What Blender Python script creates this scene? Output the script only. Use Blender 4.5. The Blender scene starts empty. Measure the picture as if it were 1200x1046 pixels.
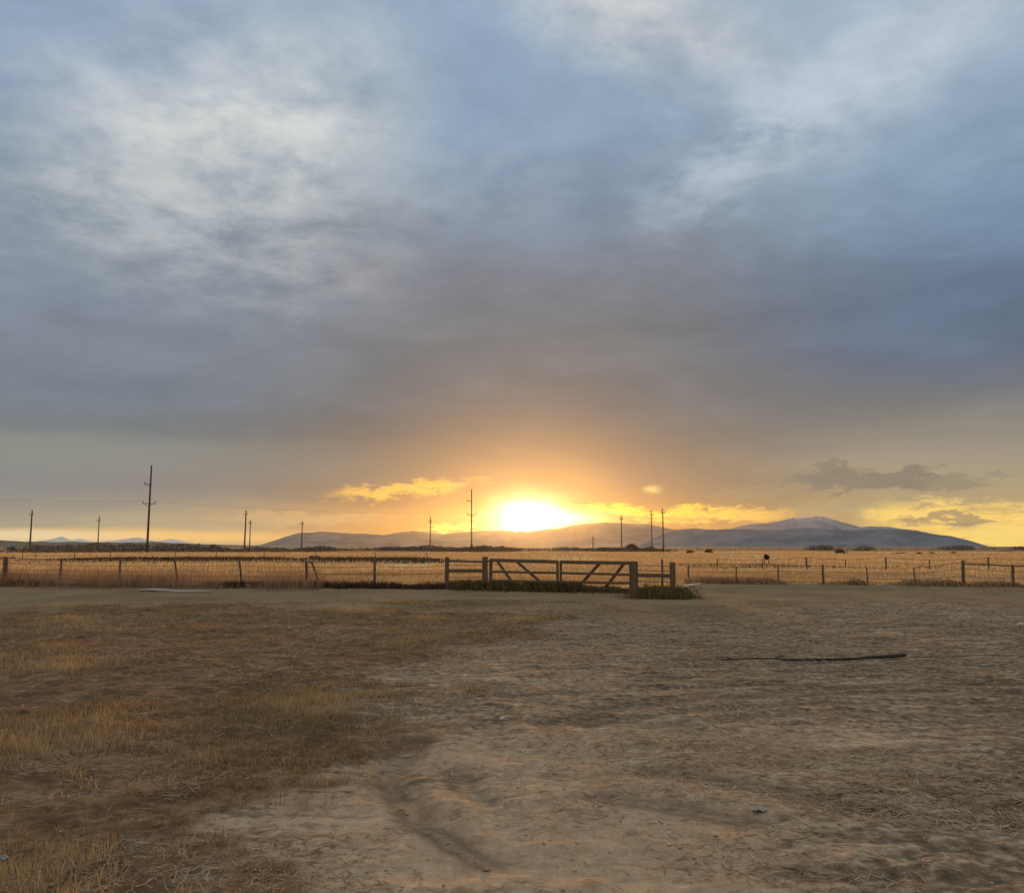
import bpy, math, random
import numpy as np
from mathutils import Vector

random.seed(11)
rng = np.random.default_rng(11)
sc = bpy.context.scene
COL = sc.collection

# ------------------------------------------------------------------ camera
CAM_H = 1.6
FPX = 1000.0                       # focal length in photo pixels (photo is 1200 x 1046)
HORIZON = 640.0
PITCH = math.atan((HORIZON - 523.0) / FPX)
cam = bpy.data.cameras.new("camera")
cam.sensor_width = 36.0
cam.lens = 36.0 * FPX / 1200.0
cam.clip_start = 0.05
cam.clip_end = 60000.0
camo = bpy.data.objects.new("camera", cam)
COL.objects.link(camo)
camo.location = (0, 0, CAM_H)
camo.rotation_euler = (math.pi / 2 + PITCH, 0, 0)
sc.camera = camo


def ray(px, py):
    """direction (x right, y forward, z up) through a photo pixel, scaled so that y = 1"""
    u = (px - 600.0) / FPX
    v = (523.0 - py) / FPX
    dx, dy, dz = u, math.cos(PITCH) - v * math.sin(PITCH), math.sin(PITCH) + v * math.cos(PITCH)
    return dx / dy, dz / dy


def gnd(px, py, z=0.0):
    """point of the ground plane seen at a pixel"""
    a, b = ray(px, py)
    Y = (z - CAM_H) / b
    return a * Y, Y


def at(px, Y, py):
    """x and z of what is seen at pixel (px, py) at a forward distance Y"""
    a, b = ray(px, py)
    return a * Y, CAM_H + b * Y


def azel(px, py):
    a, b = ray(px, py)
    return math.degrees(math.atan(a)), math.degrees(math.atan2(b, math.hypot(1, a)))


# ------------------------------------------------------------------ node helpers
def lin(r, g, b):
    f = lambda c: (c / 255 / 12.92) if c / 255 <= 0.04045 else ((c / 255 + 0.055) / 1.055) ** 2.4
    return (f(r), f(g), f(b), 1.0)


class S:
    """a node socket with arithmetic"""
    def __init__(s, nt, sock): s.nt, s.k = nt, sock
    def _m(s, op, *a):
        n = s.nt.nodes.new('ShaderNodeMath'); n.operation = op
        for i, v in enumerate((s,) + a):
            if isinstance(v, S): s.nt.links.new(v.k, n.inputs[i])
            else: n.inputs[i].default_value = v
        return S(s.nt, n.outputs[0])
    def __add__(s, o): return s._m('ADD', o)
    __radd__ = __add__
    def __sub__(s, o): return s._m('SUBTRACT', o)
    def __rsub__(s, o): return (s * -1.0) + o
    def __mul__(s, o): return s._m('MULTIPLY', o)
    __rmul__ = __mul__
    def __truediv__(s, o): return s._m('DIVIDE', o)
    def pw(s, o): return s._m('POWER', o)
    def mx(s, o): return s._m('MAXIMUM', o)
    def mn(s, o): return s._m('MINIMUM', o)
    def smooth(s, a, b, lo=0.0, hi=1.0):
        n = s.nt.nodes.new('ShaderNodeMapRange'); n.interpolation_type = 'SMOOTHSTEP'
        s.nt.links.new(s.k, n.inputs[0])
        for i, v in enumerate((a, b, lo, hi)): n.inputs[i + 1].default_value = v
        return S(s.nt, n.outputs[0])
    def gauss(s):                       # exp(-x) of this socket
        return S(s.nt, (s * -1.0)._m('EXPONENT').k)


def noise(nt, vec, scale, detail=4.0, rough=0.5, dist=0.0, out=0):
    n = nt.nodes.new('ShaderNodeTexNoise')
    nt.links.new(vec, n.inputs['Vector'])
    n.inputs['Scale'].default_value = scale
    n.inputs['Detail'].default_value = detail
    n.inputs['Roughness'].default_value = rough
    n.inputs['Distortion'].default_value = dist
    return S(nt, n.outputs[out])


def comb(nt, x, y, z=0.0):
    n = nt.nodes.new('ShaderNodeCombineXYZ')
    for i, v in enumerate((x, y, z)):
        if isinstance(v, S): nt.links.new(v.k, n.inputs[i])
        else: n.inputs[i].default_value = v
    return n.outputs[0]


def mixc(nt, fac, a, b, mode='MIX'):
    n = nt.nodes.new('ShaderNodeMix'); n.data_type = 'RGBA'; n.blend_type = mode
    n.clamp_factor = mode == 'MIX'
    if isinstance(fac, S): nt.links.new(fac.k, n.inputs[0])
    else: n.inputs[0].default_value = fac
    for i, v in ((6, a), (7, b)):
        if isinstance(v, (tuple, list)): n.inputs[i].default_value = v
        else: nt.links.new(v, n.inputs[i])
    return n.outputs[2]


def ramp(nt, fac, stops):
    n = nt.nodes.new('ShaderNodeValToRGB')
    nt.links.new(fac.k, n.inputs[0])
    cr = n.color_ramp
    cr.interpolation = 'EASE' if len(stops) < 3 else 'LINEAR'
    while len(cr.elements) > 1: cr.elements.remove(cr.elements[-1])
    cr.elements[0].position = stops[0][0]; cr.elements[0].color = stops[0][1]
    for p, c in stops[1:]:
        e = cr.elements.new(p); e.color = c
    return n.outputs[0]


# ------------------------------------------------------------------ sun, sky, exposure
SUN_AZ, SUN_EL = azel(622, 606)
sun = bpy.data.lights.new("sun", 'SUN')
sun.energy = 3.0
sun.angle = math.radians(2.5)           # softened by the thin cloud in front of it
sun.color = (1.0, 0.46, 0.11)
suno = bpy.data.objects.new("sun", sun)
COL.objects.link(suno)
sa, se = math.radians(SUN_AZ), math.radians(SUN_EL)
sdir = Vector((math.sin(sa) * math.cos(se), math.cos(sa) * math.cos(se), math.sin(se)))
suno.rotation_euler = sdir.to_track_quat('Z', 'Y').to_euler()

sc.view_settings.view_transform = 'Standard'
sc.view_settings.look = 'None'
sc.view_settings.exposure = 0.0
sc.view_settings.gamma = 1.0
sc.view_settings.use_curve_mapping = False


def build_sky():
    w = bpy.data.worlds.new("World")
    sc.world = w
    w.use_nodes = True
    nt = w.node_tree
    nt.nodes.clear()
    out = nt.nodes.new('ShaderNodeOutputWorld')
    bg = nt.nodes.new('ShaderNodeBackground')
    bg.inputs['Strength'].default_value = 1.0
    nt.links.new(bg.outputs[0], out.inputs['Surface'])
    tc = nt.nodes.new('ShaderNodeTexCoord')
    sep = nt.nodes.new('ShaderNodeSeparateXYZ')
    nt.links.new(tc.outputs['Generated'], sep.inputs[0])
    x, y, z = (S(nt, sep.outputs[i]) for i in range(3))
    az = x._m('ARCTAN2', y) * (180 / math.pi)
    el = z.mx(-0.2).mn(0.9999)._m('ARCSINE') * (180 / math.pi)

    # cloud deck seen in perspective
    zz = z.mx(0.0) + 0.16
    P = comb(nt, x / zz, y / zz, 0.0)
    big = noise(nt, P, 0.9, 3, 0.5, 0.3)
    med = noise(nt, P, 2.6, 6, 0.58, 0.3)
    fine = noise(nt, P, 8.0, 7, 0.66, 0.2)
    # low, flat layers near the horizon
    Q = comb(nt, az * 0.05, el * 0.24, 3.0)
    lay = noise(nt, Q, 1.6, 5, 0.55, 0.5)
    Q2 = comb(nt, az * 0.12, el * 0.34, 7.0)
    lay2 = noise(nt, Q2, 2.4, 6, 0.6, 0.4)
    Q3 = comb(nt, az * 0.12, el * 0.30, 21.0)
    lay3 = noise(nt, Q3, 2.0, 6, 0.62, 0.3)

    lay4 = noise(nt, comb(nt, az * 0.30, el * 0.85, 33.0), 2.4, 6, 0.66, 0.3)
    hi = el.smooth(6, 16)
    wel = el + (big - 0.5) * 7.0 * hi + (lay - 0.5) * 3.4 * (1.0 - hi) + (med - 0.5) * 2.0 * hi
    f = wel / 90.0

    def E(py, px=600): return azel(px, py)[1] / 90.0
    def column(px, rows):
        return ramp(nt, f, [(E(p, px), lin(*q)) for p, q in rows] + [(0.47, lin(172, 186, 204)), (0.7, lin(225, 228, 232)), (1.0, lin(244, 245, 246))])  # top stops, sky above the view, brightened to light the ground
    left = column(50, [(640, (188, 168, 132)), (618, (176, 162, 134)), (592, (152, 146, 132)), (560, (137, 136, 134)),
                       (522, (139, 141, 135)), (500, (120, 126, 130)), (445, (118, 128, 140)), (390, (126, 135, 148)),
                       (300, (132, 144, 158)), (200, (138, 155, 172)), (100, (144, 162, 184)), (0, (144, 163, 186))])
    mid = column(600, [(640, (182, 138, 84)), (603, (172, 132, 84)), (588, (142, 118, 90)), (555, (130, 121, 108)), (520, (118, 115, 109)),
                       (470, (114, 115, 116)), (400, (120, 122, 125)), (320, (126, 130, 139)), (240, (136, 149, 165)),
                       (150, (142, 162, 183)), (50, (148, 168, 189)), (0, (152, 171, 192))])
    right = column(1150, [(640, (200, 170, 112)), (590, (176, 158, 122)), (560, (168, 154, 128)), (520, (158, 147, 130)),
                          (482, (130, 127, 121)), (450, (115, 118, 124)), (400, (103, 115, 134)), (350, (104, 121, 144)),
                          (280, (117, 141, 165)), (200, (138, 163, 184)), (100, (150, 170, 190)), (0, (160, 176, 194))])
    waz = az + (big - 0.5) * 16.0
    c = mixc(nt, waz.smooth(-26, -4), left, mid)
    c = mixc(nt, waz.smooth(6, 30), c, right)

    daz = az + (med - 0.5) * 9.0 + (fine - 0.5) * 3.0
    de = el + (noise(nt, P, 2.9, 5, 0.55, 0.2) - 0.5) * 7.0

    def blob(px, py, rx, ry, rot=0.0, a=None, e=None, soft=1.0, lo=0.35, hi_=1.25):
        """0..1 mask round a place in the sky; radii in photo pixels"""
        cx, cy = azel(px, py)
        k = 57.3 / FPX
        a = daz if a is None else a
        e = de if e is None else e
        dx, dy = (a - cx), (e - cy)
        cr, sr = math.cos(math.radians(rot)), math.sin(math.radians(rot))
        u = (dx * cr + dy * sr) / (rx * k)
        v = (dy * cr - dx * sr) / (ry * k)
        return (u * u + v * v)._m('SQRT').smooth(lo, hi_, 1.0, 0.0)

    # bright thin places of the deck
    def add(c, mask, col, k):
        return mixc(nt, mask * k, c, col)
    tex = (med - 0.5) * 1.7 + (fine - 0.5) * 1.5
    texm = (tex + 0.62).smooth(0.15, 1.05)
    c = add(c, blob(300, 165, 250, 140, 12, lo=0.0, hi_=1.3) * (texm * 0.7 + 0.3), lin(216, 217, 211), 0.95)
    c = add(c, blob(240, 255, 230, 100, -10, lo=0.0, hi_=1.3) * texm, lin(184, 188, 190), 0.7)
    c = add(c, blob(760, 30, 190, 70, -18, lo=0.0, hi_=1.3) * (texm * 0.7 + 0.3), lin(212, 212, 210), 0.95)
    c = add(c, blob(940, 125, 230, 80, 22, lo=0.0, hi_=1.3) * (texm * 0.8 + 0.2), lin(180, 192, 205), 0.7)
    c = add(c, blob(870, 170, 160, 60, 30, lo=0.0, hi_=1.3) * texm, lin(190, 200, 212), 0.7)
    c = add(c, blob(1080, 60, 200, 70, 15, lo=0.0, hi_=1.3) * texm, lin(190, 198, 208), 0.7)
    c = add(c, blob(560, 120, 90, 130, 0, lo=0.0, hi_=1.4), lin(134, 158, 186), 0.5)
    c = add(c, blob(700, 230, 170, 60, 15, lo=0.0, hi_=1.4), lin(128, 145, 168), 0.45)
    c = add(c, blob(430, 320, 90, 28, 20, lo=0.0, hi_=1.4) * texm, lin(160, 158, 160), 0.7)
    c = add(c, blob(590, 225, 90, 60, 10, lo=0.0, hi_=1.4) * texm, lin(164, 170, 180), 0.5)
    c = add(c, blob(1100, 370, 260, 60, -8, lo=0.0, hi_=1.4), lin(98, 112, 134), 0.55)
    # fine mottling everywhere above the low layers
    deckband = ((lay - 0.5) * 0.5 + (noise(nt, comb(nt, az * 0.05, el * 0.13, 50.0), 2.2, 7, 0.62, 0.6) - 0.5) * 0.95) * el.smooth(4, 9) * el.smooth(16, 26, 1.0, 0.35)
    mott = (tex * 0.24 * el.smooth(8, 22) + deckband * 0.55 + 1.0)
    c = mixc(nt, 1.0, c, comb(nt, mott, mott, mott), 'MULTIPLY')

    # warm light scattered round the sun
    sx = az - SUN_AZ
    sy = el - SUN_EL
    wsx = sx + (lay - 0.5) * 6.0
    wsy = sy + (lay2 - 0.5) * 2.2
    wide = ((wsx * wsx) * (1 / 13.0 ** 2) + (wsy * wsy) * (1 / 4.8 ** 2)).gauss()
    c = mixc(nt, wide * 0.22, c, lin(232, 158, 76))
    near = ((wsx * wsx) * (1 / 6.5 ** 2) + (wsy * wsy) * (1 / 3.0 ** 2)).gauss()
    c = mixc(nt, near * 0.12, c, lin(255, 178, 62))

    # low clouds: gaps that show the lit sky behind, and dark banks
    la = az + (lay2 - 0.5) * 6.0 + (lay3 - 0.5) * 5.0 + (lay4 - 0.5) * 3.0
    le = el + (lay3 - 0.5) * 1.6 + (lay4 - 0.5) * 2.2
    lowblob = lambda *q, **k: blob(*q, a=la, e=le, **k)
    str_ = noise(nt, comb(nt, az * 0.10, el * 0.9, 11.0), 2.2, 6, 0.6, 0.3)
    st = str_.smooth(0.36, 0.56)
    Y1, Y2, Y3 = lin(248, 200, 102), lin(255, 216, 118), lin(240, 186, 100)
    c = add(c, lowblob(470, 573, 95, 9, 5, lo=0.3, hi_=1.2), lin(252, 200, 96), 0.85)
    c = add(c, lowblob(1150, 616, 125, 27, 0, lo=0.4, hi_=1.15) * (st * 0.7 + 0.3), lin(254, 212, 112), 1.0)
    c = add(c, lowblob(1190, 628, 60, 22, 0, lo=0.3, hi_=1.2), lin(255, 218, 120), 0.8)
    c = add(c, lowblob(1075, 598, 60, 13, 0, lo=0.3, hi_=1.2), Y2, 0.7)
    c = add(c, lowblob(860, 603, 75, 8, 2, lo=0.3, hi_=1.3), Y1, 0.85)
    c = add(c, blob(200, 628, 190, 8, 0, a=az, e=el + (lay - 0.5) * 1.0, lo=0.2, hi_=1.4), lin(250, 200, 120), 0.8)
    c = add(c, blob(10, 628, 130, 7, 0, a=az, e=el + (lay - 0.5) * 0.8, lo=0.2, hi_=1.4), lin(238, 214, 170), 0.75)
    c = add(c, lowblob(350, 606, 90, 10, 0, lo=0.2, hi_=1.3), lin(205, 175, 125), 0.6)
    c = add(c, lowblob(740, 600, 140, 7, -2, lo=0.3, hi_=1.2), lin(255, 216, 84), 0.9)
    c = add(c, lowblob(540, 620, 60, 6, 3, lo=0.3, hi_=1.3), lin(255, 228, 110), 0.9)
    D1 = lin(132, 124, 110)
    c = add(c, lowblob(1010, 562, 100, 15, 0, lo=0.6, hi_=0.95), D1, 0.85)
    c = add(c, lowblob(980, 548, 24, 14, 0, lo=0.5, hi_=1.0), D1, 0.72)
    c = add(c, lowblob(1115, 564, 50, 11, 0, lo=0.55, hi_=1.0), D1, 0.55)
    c = add(c, lowblob(880, 578, 60, 8, 0, lo=0.4, hi_=1.1), lin(160, 142, 112), 0.6)
    c = add(c, lowblob(1115, 608, 55, 7, 0, lo=0.5, hi_=1.0), lin(146, 130, 108), 0.75)
    c = add(c, lowblob(1000, 592, 60, 9, 0, lo=0.3, hi_=1.2), lin(172, 158, 122), 0.6)

    # where the sun itself burns through
    def hot(px, py, rx, ry, col, k, rot=0.0, pw=1.0):
        cx, cy = azel(px, py)
        q = 57.3 / FPX
        m = az + (lay2 - 0.5) * 1.6
        n_ = el + (lay3 - 0.5) * 0.9
        dx, dy = m - cx, n_ - cy
        cr, sr = math.cos(math.radians(rot)), math.sin(math.radians(rot))
        u = (dx * cr + dy * sr) / (rx * q); v = (dy * cr - dx * sr) / (ry * q)
        g = (u * u + v * v).gauss() * k
        return mixc(nt, 1.0, c, mixc(nt, g, (0, 0, 0, 1), col, 'ADD'), 'ADD')

    def gl(k, px, py, rx, ry, col, rot=0.0):
        cx, cy = azel(px, py)
        q = 57.3 / FPX
        dx = az + (lay2 - 0.5) * 1.6 - cx
        dy = el + (lay3 - 0.5) * 0.9 - cy
        cr, sr = math.cos(math.radians(rot)), math.sin(math.radians(rot))
        u = (dx * cr + dy * sr) / (rx * q); v = (dy * cr - dx * sr) / (ry * q)
        g = (u * u + v * v).gauss() * k
        return mixc(nt, g, c, col, 'ADD')
    c = gl(0.12, 622, 603, 75, 28, (1.0, 0.55, 0.04, 1))
    c = gl(3.2, 618, 608, 33, 20, (1.0, 0.86, 0.5, 1))
    c = gl(1.6, 655, 606, 40, 8, (1.0, 0.86, 0.4, 1), -3)
    c = gl(0.5, 765, 573, 9, 4, (1.0, 0.75, 0.2, 1))
    # a clear sky shows faintly through the whole deck
    ns = nt.nodes.new('ShaderNodeTexSky'); ns.sky_type = 'NISHITA'; ns.sun_disc = False
    ns.sun_elevation = math.radians(max(SUN_EL, 1.0)); ns.sun_rotation = math.radians(SUN_AZ)
    nsm = mixc(nt, 1.0, (0, 0, 0, 1), ns.outputs[0], 'ADD')
    c = mixc(nt, 0.002, c, nsm, 'ADD')
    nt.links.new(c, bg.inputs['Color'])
    w.cycles.sampling_method = 'MANUAL'
    w.cycles.sample_map_resolution = 1024


build_sky()

# ------------------------------------------------------------------ materials
def mat(name):
    m = bpy.data.materials.new(name)
    m.use_nodes = True
    nt = m.node_tree
    b = nt.nodes['Principled BSDF']
    return m, nt, b


def objco(nt):
    return nt.nodes.new('ShaderNodeTexCoord').outputs['Object']


def geopos(nt):
    return nt.nodes.new('ShaderNodeNewGeometry').outputs['Position']


def bump(nt, b, h, strength, dist):
    n = nt.nodes.new('ShaderNodeBump')
    n.inputs['Strength'].default_value = strength
    n.inputs['Distance'].default_value = dist
    nt.links.new(h.k, n.inputs['Height'])
    nt.links.new(n.outputs[0], b.inputs['Normal'])


def simple(name, base, var=0.3, scale=6.0, rough=0.9, stretch=(1, 1, 1), metal=0.0):
    m, nt, b = mat(name)
    mp = nt.nodes.new('ShaderNodeMapping')
    mp.inputs['Scale'].default_value = stretch
    nt.links.new(objco(nt), mp.inputs[0])
    n = noise(nt, mp.outputs[0], scale, 6, 0.62)
    lo = tuple(v * (1 - var) for v in base[:3]) + (1,)
    hi = tuple(min(1, v * (1 + var)) for v in base[:3]) + (1,)
    nt.links.new(mixc(nt, n.smooth(0.3, 0.7), lo, hi), b.inputs['Base Color'])
    b.inputs['Roughness'].default_value = rough
    b.inputs['Metallic'].default_value = metal
    b.inputs['Specular IOR Level'].default_value = 0.2
    bump(nt, b, n, 0.4, 0.01)
    return m


def blade_mat(name, cols, scale=0.5, trans=0.45):
    """dry stalks: colour by patches of the field and by a value stored on each blade"""
    m, nt, b = mat(name)
    at_ = nt.nodes.new('ShaderNodeAttribute'); at_.attribute_name = 'tone'
    t = S(nt, at_.outputs['Fac'])
    n = noise(nt, geopos(nt), scale, 4, 0.6)
    f = t * 0.7 + n * 0.9 - 0.3
    c = ramp(nt, f, [(i / (len(cols) - 1), k + (1,)) for i, k in enumerate(cols)])
    nt.links.new(c, b.inputs['Base Color'])
    b.inputs['Roughness'].default_value = 0.75
    b.inputs['Specular IOR Level'].default_value = 0.25
    tr = nt.nodes.new('ShaderNodeBsdfTranslucent')
    nt.links.new(c, tr.inputs['Color'])
    mx = nt.nodes.new('ShaderNodeMixShader'); mx.inputs[0].default_value = trans
    nt.links.new(b.outputs[0], mx.inputs[1]); nt.links.new(tr.outputs[0], mx.inputs[2])
    nt.links.new(mx.outputs[0], nt.nodes['Material Output'].inputs['Surface'])
    return m


def attr(nt, name):
    a = nt.nodes.new('ShaderNodeAttribute'); a.attribute_name = name
    return S(nt, a.outputs['Fac'])


def ground_mat():
    m, nt, b = mat('ground_soil')
    P = geopos(nt)
    n1 = noise(nt, P, 0.35, 5, 0.55, 0.3)
    n2 = noise(nt, P, 2.2, 6, 0.62, 0.4)
    n3 = noise(nt, P, 11.0, 6, 0.66, 0.3)
    n4 = noise(nt, P, 55.0, 4, 0.6)
    mp = nt.nodes.new('ShaderNodeMapping'); mp.inputs['Scale'].default_value = (0.35, 1.3, 1)
    mp.inputs['Rotation'].default_value = (0, 0, 0.12)
    nt.links.new(P, mp.inputs[0])
    s1 = noise(nt, mp.outputs[0], 3.4, 7, 0.68, 0.6)
    dirt = ramp(nt, n2 * 0.4 + n3 * 0.4 + n4 * 0.2, [(0.3, (0.22, 0.135, 0.072, 1)), (0.46, (0.42, 0.275, 0.155, 1)),
                                            (0.56, (0.54, 0.37, 0.22, 1)), (0.72, (0.68, 0.49, 0.31, 1))])
    straw = ramp(nt, s1 * 0.6 + n3 * 0.4, [(0.34, (0.07, 0.042, 0.02, 1)), (0.46, (0.21, 0.135, 0.065, 1)),
                                           (0.58, (0.44, 0.32, 0.19, 1)), (0.7, (0.62, 0.49, 0.33, 1))])
    turf = ramp(nt, n2 * 0.5 + n3 * 0.5, [(0.32, (0.055, 0.028, 0.011, 1)), (0.46, (0.14, 0.075, 0.033, 1)),
                                          (0.56, (0.25, 0.145, 0.068, 1)), (0.7, (0.40, 0.26, 0.135, 1))])
    fm = nt.nodes.new('ShaderNodeMapping'); fm.inputs['Scale'].default_value = (0.018, 0.10, 1)
    nt.links.new(P, fm.inputs[0])
    field = ramp(nt, noise(nt, fm.outputs[0], 1.0, 6, 0.6, 0.2) * 0.7 + n2 * 0.3,
                 [(0.38, (0.34, 0.20, 0.09, 1)), (0.5, (0.62, 0.41, 0.18, 1)), (0.62, (0.80, 0.57, 0.28, 1))])
    road = ramp(nt, n1 * 0.4 + n3 * 0.6, [(0.35, (0.17, 0.108, 0.05, 1)), (0.65, (0.30, 0.20, 0.10, 1))])
    c = mixc(nt, (attr(nt, 'litter') + (n2 - 0.5) * 1.3 + (s1 - 0.5) * 1.0).smooth(0.3, 0.7), dirt, straw)
    humus = ramp(nt, n3 * 0.6 + s1 * 0.4, [(0.38, (0.06, 0.038, 0.02, 1)), (0.5, (0.19, 0.13, 0.072, 1)), (0.61, (0.44, 0.33, 0.21, 1))])
    c = mixc(nt, (attr(nt, 'dust') + (s1 - 0.5) * 1.5 + (n3 - 0.5) * 0.8).smooth(0.1, 0.75, 0.85, 0.0), c, humus)
    c = mixc(nt, (attr(nt, 'turf') + (n2 - 0.5) * 0.9 + (n3 - 0.5) * 0.5).smooth(0.35, 0.65), c, turf)
    c = mixc(nt, (attr(nt, 'lane') + (n2 - 0.5) * 0.8).smooth(0.3, 0.7), c, road)
    c = mixc(nt, (attr(nt, 'field') + (n2 - 0.5) * 0.6).smooth(0.35, 0.65), c, field)
    mid = (attr(nt, 'weedy') + (n1 - 0.5) * 0.5).smooth(0.3, 0.7)
    c = mixc(nt, mid * 0.85, c, (0.16, 0.095, 0.045, 1))
    rut_tone = attr(nt, 'rut')
    c = mixc(nt, rut_tone * 0.85, c, (0.12, 0.078, 0.045, 1))  # soil coloured darker along the tyre tracks
    nt.links.new(c, b.inputs['Base Color'])
    b.inputs['Roughness'].default_value = 0.95
    b.inputs['Specular IOR Level'].default_value = 0.15
    bump(nt, b, n3 * 0.6 + n4 * 0.35 + s1 * 0.5, 1.0, 0.045)
    return m


M = {}
M['ground'] = ground_mat()
M['pole'] = simple('weathered_pole_wood', (0.085, 0.06, 0.045), 0.35, 3, 0.85, (6, 6, 0.6))
M['timber'] = simple('weathered_timber', (0.19, 0.12, 0.066), 0.4, 8, 0.85, (5, 5, 0.8))
M['steel'] = simple('rusted_steel_post', (0.17, 0.105, 0.065), 0.4, 12, 0.7)
M['wire'] = simple('galvanised_wire', (0.16, 0.13, 0.11), 0.3, 20, 0.5, metal=0.6)
M['cable'] = simple('dark_cable', (0.05, 0.045, 0.04), 0.2, 5, 0.6)
M['ceramic'] = simple('insulator_ceramic', (0.12, 0.10, 0.09), 0.2, 5, 0.4)
M['bark'] = simple('tree_bark', (0.07, 0.05, 0.035), 0.4, 10, 0.9)
M['stick'] = simple('dead_branch_bark', (0.055, 0.04, 0.03), 0.5, 30, 0.9, (1, 1, 1))
M['white'] = simple('pale_painted_board', (0.46, 0.40, 0.32), 0.12, 9, 0.6)
M['paper'] = simple('pale_crumpled_litter', (0.40, 0.36, 0.29), 0.2, 40, 0.7)
M['orange'] = simple('faded_orange_plastic', (0.50, 0.29, 0.21), 0.2, 40, 0.5)
M['stone'] = simple('pale_pebble', (0.50, 0.42, 0.32), 0.2, 30, 0.8)
M['leaf_dark'] = blade_mat('dark_evergreen_leaf', [(0.03, 0.028, 0.014), (0.06, 0.052, 0.026), (0.10, 0.078, 0.04)], 0.3, 0.2)
M['leaf_bare'] = blade_mat('bare_twig_crown', [(0.09, 0.068, 0.05), (0.15, 0.11, 0.08), (0.22, 0.165, 0.115)], 0.3, 0.2)
M['leaf_olive'] = blade_mat('olive_weed_leaf', [(0.09, 0.06, 0.02), (0.17, 0.115, 0.038), (0.28, 0.19, 0.07)], 1.2, 0.3)
M['grass'] = blade_mat('dry_lawn_grass', [(0.10, 0.075, 0.03), (0.24, 0.16, 0.07), (0.44, 0.30, 0.14), (0.68, 0.48, 0.24)], 0.9, 0.4)
M['straw'] = blade_mat('flattened_straw', [(0.18, 0.11, 0.055), (0.32, 0.215, 0.115), (0.48, 0.34, 0.20), (0.62, 0.46, 0.29)], 1.5, 0.25)
M['tall'] = blade_mat('tall_field_grass', [(0.30, 0.175, 0.08), (0.50, 0.31, 0.135), (0.64, 0.43, 0.20), (0.76, 0.55, 0.29)], 0.06, 0.5)
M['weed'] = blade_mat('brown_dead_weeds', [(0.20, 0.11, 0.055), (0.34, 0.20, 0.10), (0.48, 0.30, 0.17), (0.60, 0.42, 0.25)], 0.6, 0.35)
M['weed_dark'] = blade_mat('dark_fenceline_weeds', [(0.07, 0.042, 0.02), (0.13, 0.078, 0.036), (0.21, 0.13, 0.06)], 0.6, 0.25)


# ------------------------------------------------------------------ object helpers
def tag(o, label=None, cat=None, group=None, kind=None):
    if label: o['label'] = label
    if cat: o['category'] = cat
    if group: o['group'] = group
    if kind: o['kind'] = kind
    return o


def empty(name, loc, label=None, cat=None, group=None):
    o = bpy.data.objects.new(name, None)
    o.location = loc
    o.empty_display_size = 0.3
    COL.objects.link(o)
    return tag(o, label, cat, group)


class MB:
    """collects vertices and faces of ONE mesh"""
    def __init__(s): s.v, s.f = [], []

    def box(s, c, size, rot=None):
        """box with centre c, size (x, y, z) and optional rotation matrix"""
        b = len(s.v)
        for sx, sy, sz in ((-1, -1, -1), (1, -1, -1), (1, 1, -1), (-1, 1, -1), (-1, -1, 1), (1, -1, 1), (1, 1, 1), (-1, 1, 1)):
            p = Vector((sx * size[0] / 2, sy * size[1] / 2, sz * size[2] / 2))
            if rot: p = rot @ p
            s.v.append(tuple(Vector(c) + p))
        for f in ((0, 3, 2, 1), (4, 5, 6, 7), (0, 1, 5, 4), (1, 2, 6, 5), (2, 3, 7, 6), (3, 0, 4, 7)):
            s.f.append(tuple(b + i for i in f))
        return s

    def beam(s, a, b, w, t, jit=0.0):
        """squared, slightly chamfered timber from a to b; w across, t thick"""
        a, b = Vector(a), Vector(b)
        d = (b - a); L = d.length; d.normalize()
        up = Vector((0, 1, 0)) if abs(d.y) < 0.9 else Vector((1, 0, 0))
        u = d.cross(up).normalized(); v = d.cross(u).normalized()
        prof = [(-.5, -.38), (-.38, -.5), (.38, -.5), (.5, -.38), (.5, .38), (.38, .5), (-.38, .5), (-.5, .38)]
        n = max(2, int(L / 0.35) + 1)
        base = len(s.v)
        for i in range(n):
            q = i / (n - 1)
            o = a + d * L * q
            j1, j2 = random.uniform(-jit, jit), random.uniform(-jit, jit)
            for pu, pv in prof:
                s.v.append(tuple(o + u * (pu * w + j1) + v * (pv * t + j2)))
        for i in range(n - 1):
            for k in range(8):
                p, q2 = base + i * 8 + k, base + i * 8 + (k + 1) % 8
                s.f.append((p, q2, q2 + 8, p + 8))
        s.f.append(tuple(base + k for k in reversed(range(8))))
        s.f.append(tuple(base + (n - 1) * 8 + k for k in range(8)))
        return s

    def tube(s, pts, radii, seg=8, cap=True):
        pts = [Vector(p) for p in pts]
        base = len(s.v)
        for i, p in enumerate(pts):
            d = (pts[min(i + 1, len(pts) - 1)] - pts[max(i - 1, 0)]).normalized()
            up = Vector((0, 0, 1)) if abs(d.z) < 0.9 else Vector((1, 0, 0))
            u = d.cross(up).normalized(); v = d.cross(u).normalized()
            r = radii[i] if hasattr(radii, '__len__') else radii
            for k in range(seg):
                t = 2 * math.pi * k / seg
                s.v.append(tuple(p + (u * math.cos(t) + v * math.sin(t)) * r))
        for i in range(len(pts) - 1):
            for k in range(seg):
                a, b = base + i * seg + k, base + i * seg + (k + 1) % seg
                s.f.append((a, b, b + seg, a + seg))
        if cap:
            s.f.append(tuple(base + k for k in reversed(range(seg))))
            s.f.append(tuple(base + (len(pts) - 1) * seg + k for k in range(seg)))
        return s

    def build(s, name, m, parent=None, smooth=False):
        me = bpy.data.meshes.new(name)
        me.from_pydata(s.v, [], s.f)
        me.materials.append(m)
        if smooth: me.polygons.foreach_set('use_smooth', [True] * len(me.polygons))
        me.update()
        o = bpy.data.objects.new(name, me)
        COL.objects.link(o)
        if parent: o.parent = parent
        return o


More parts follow.
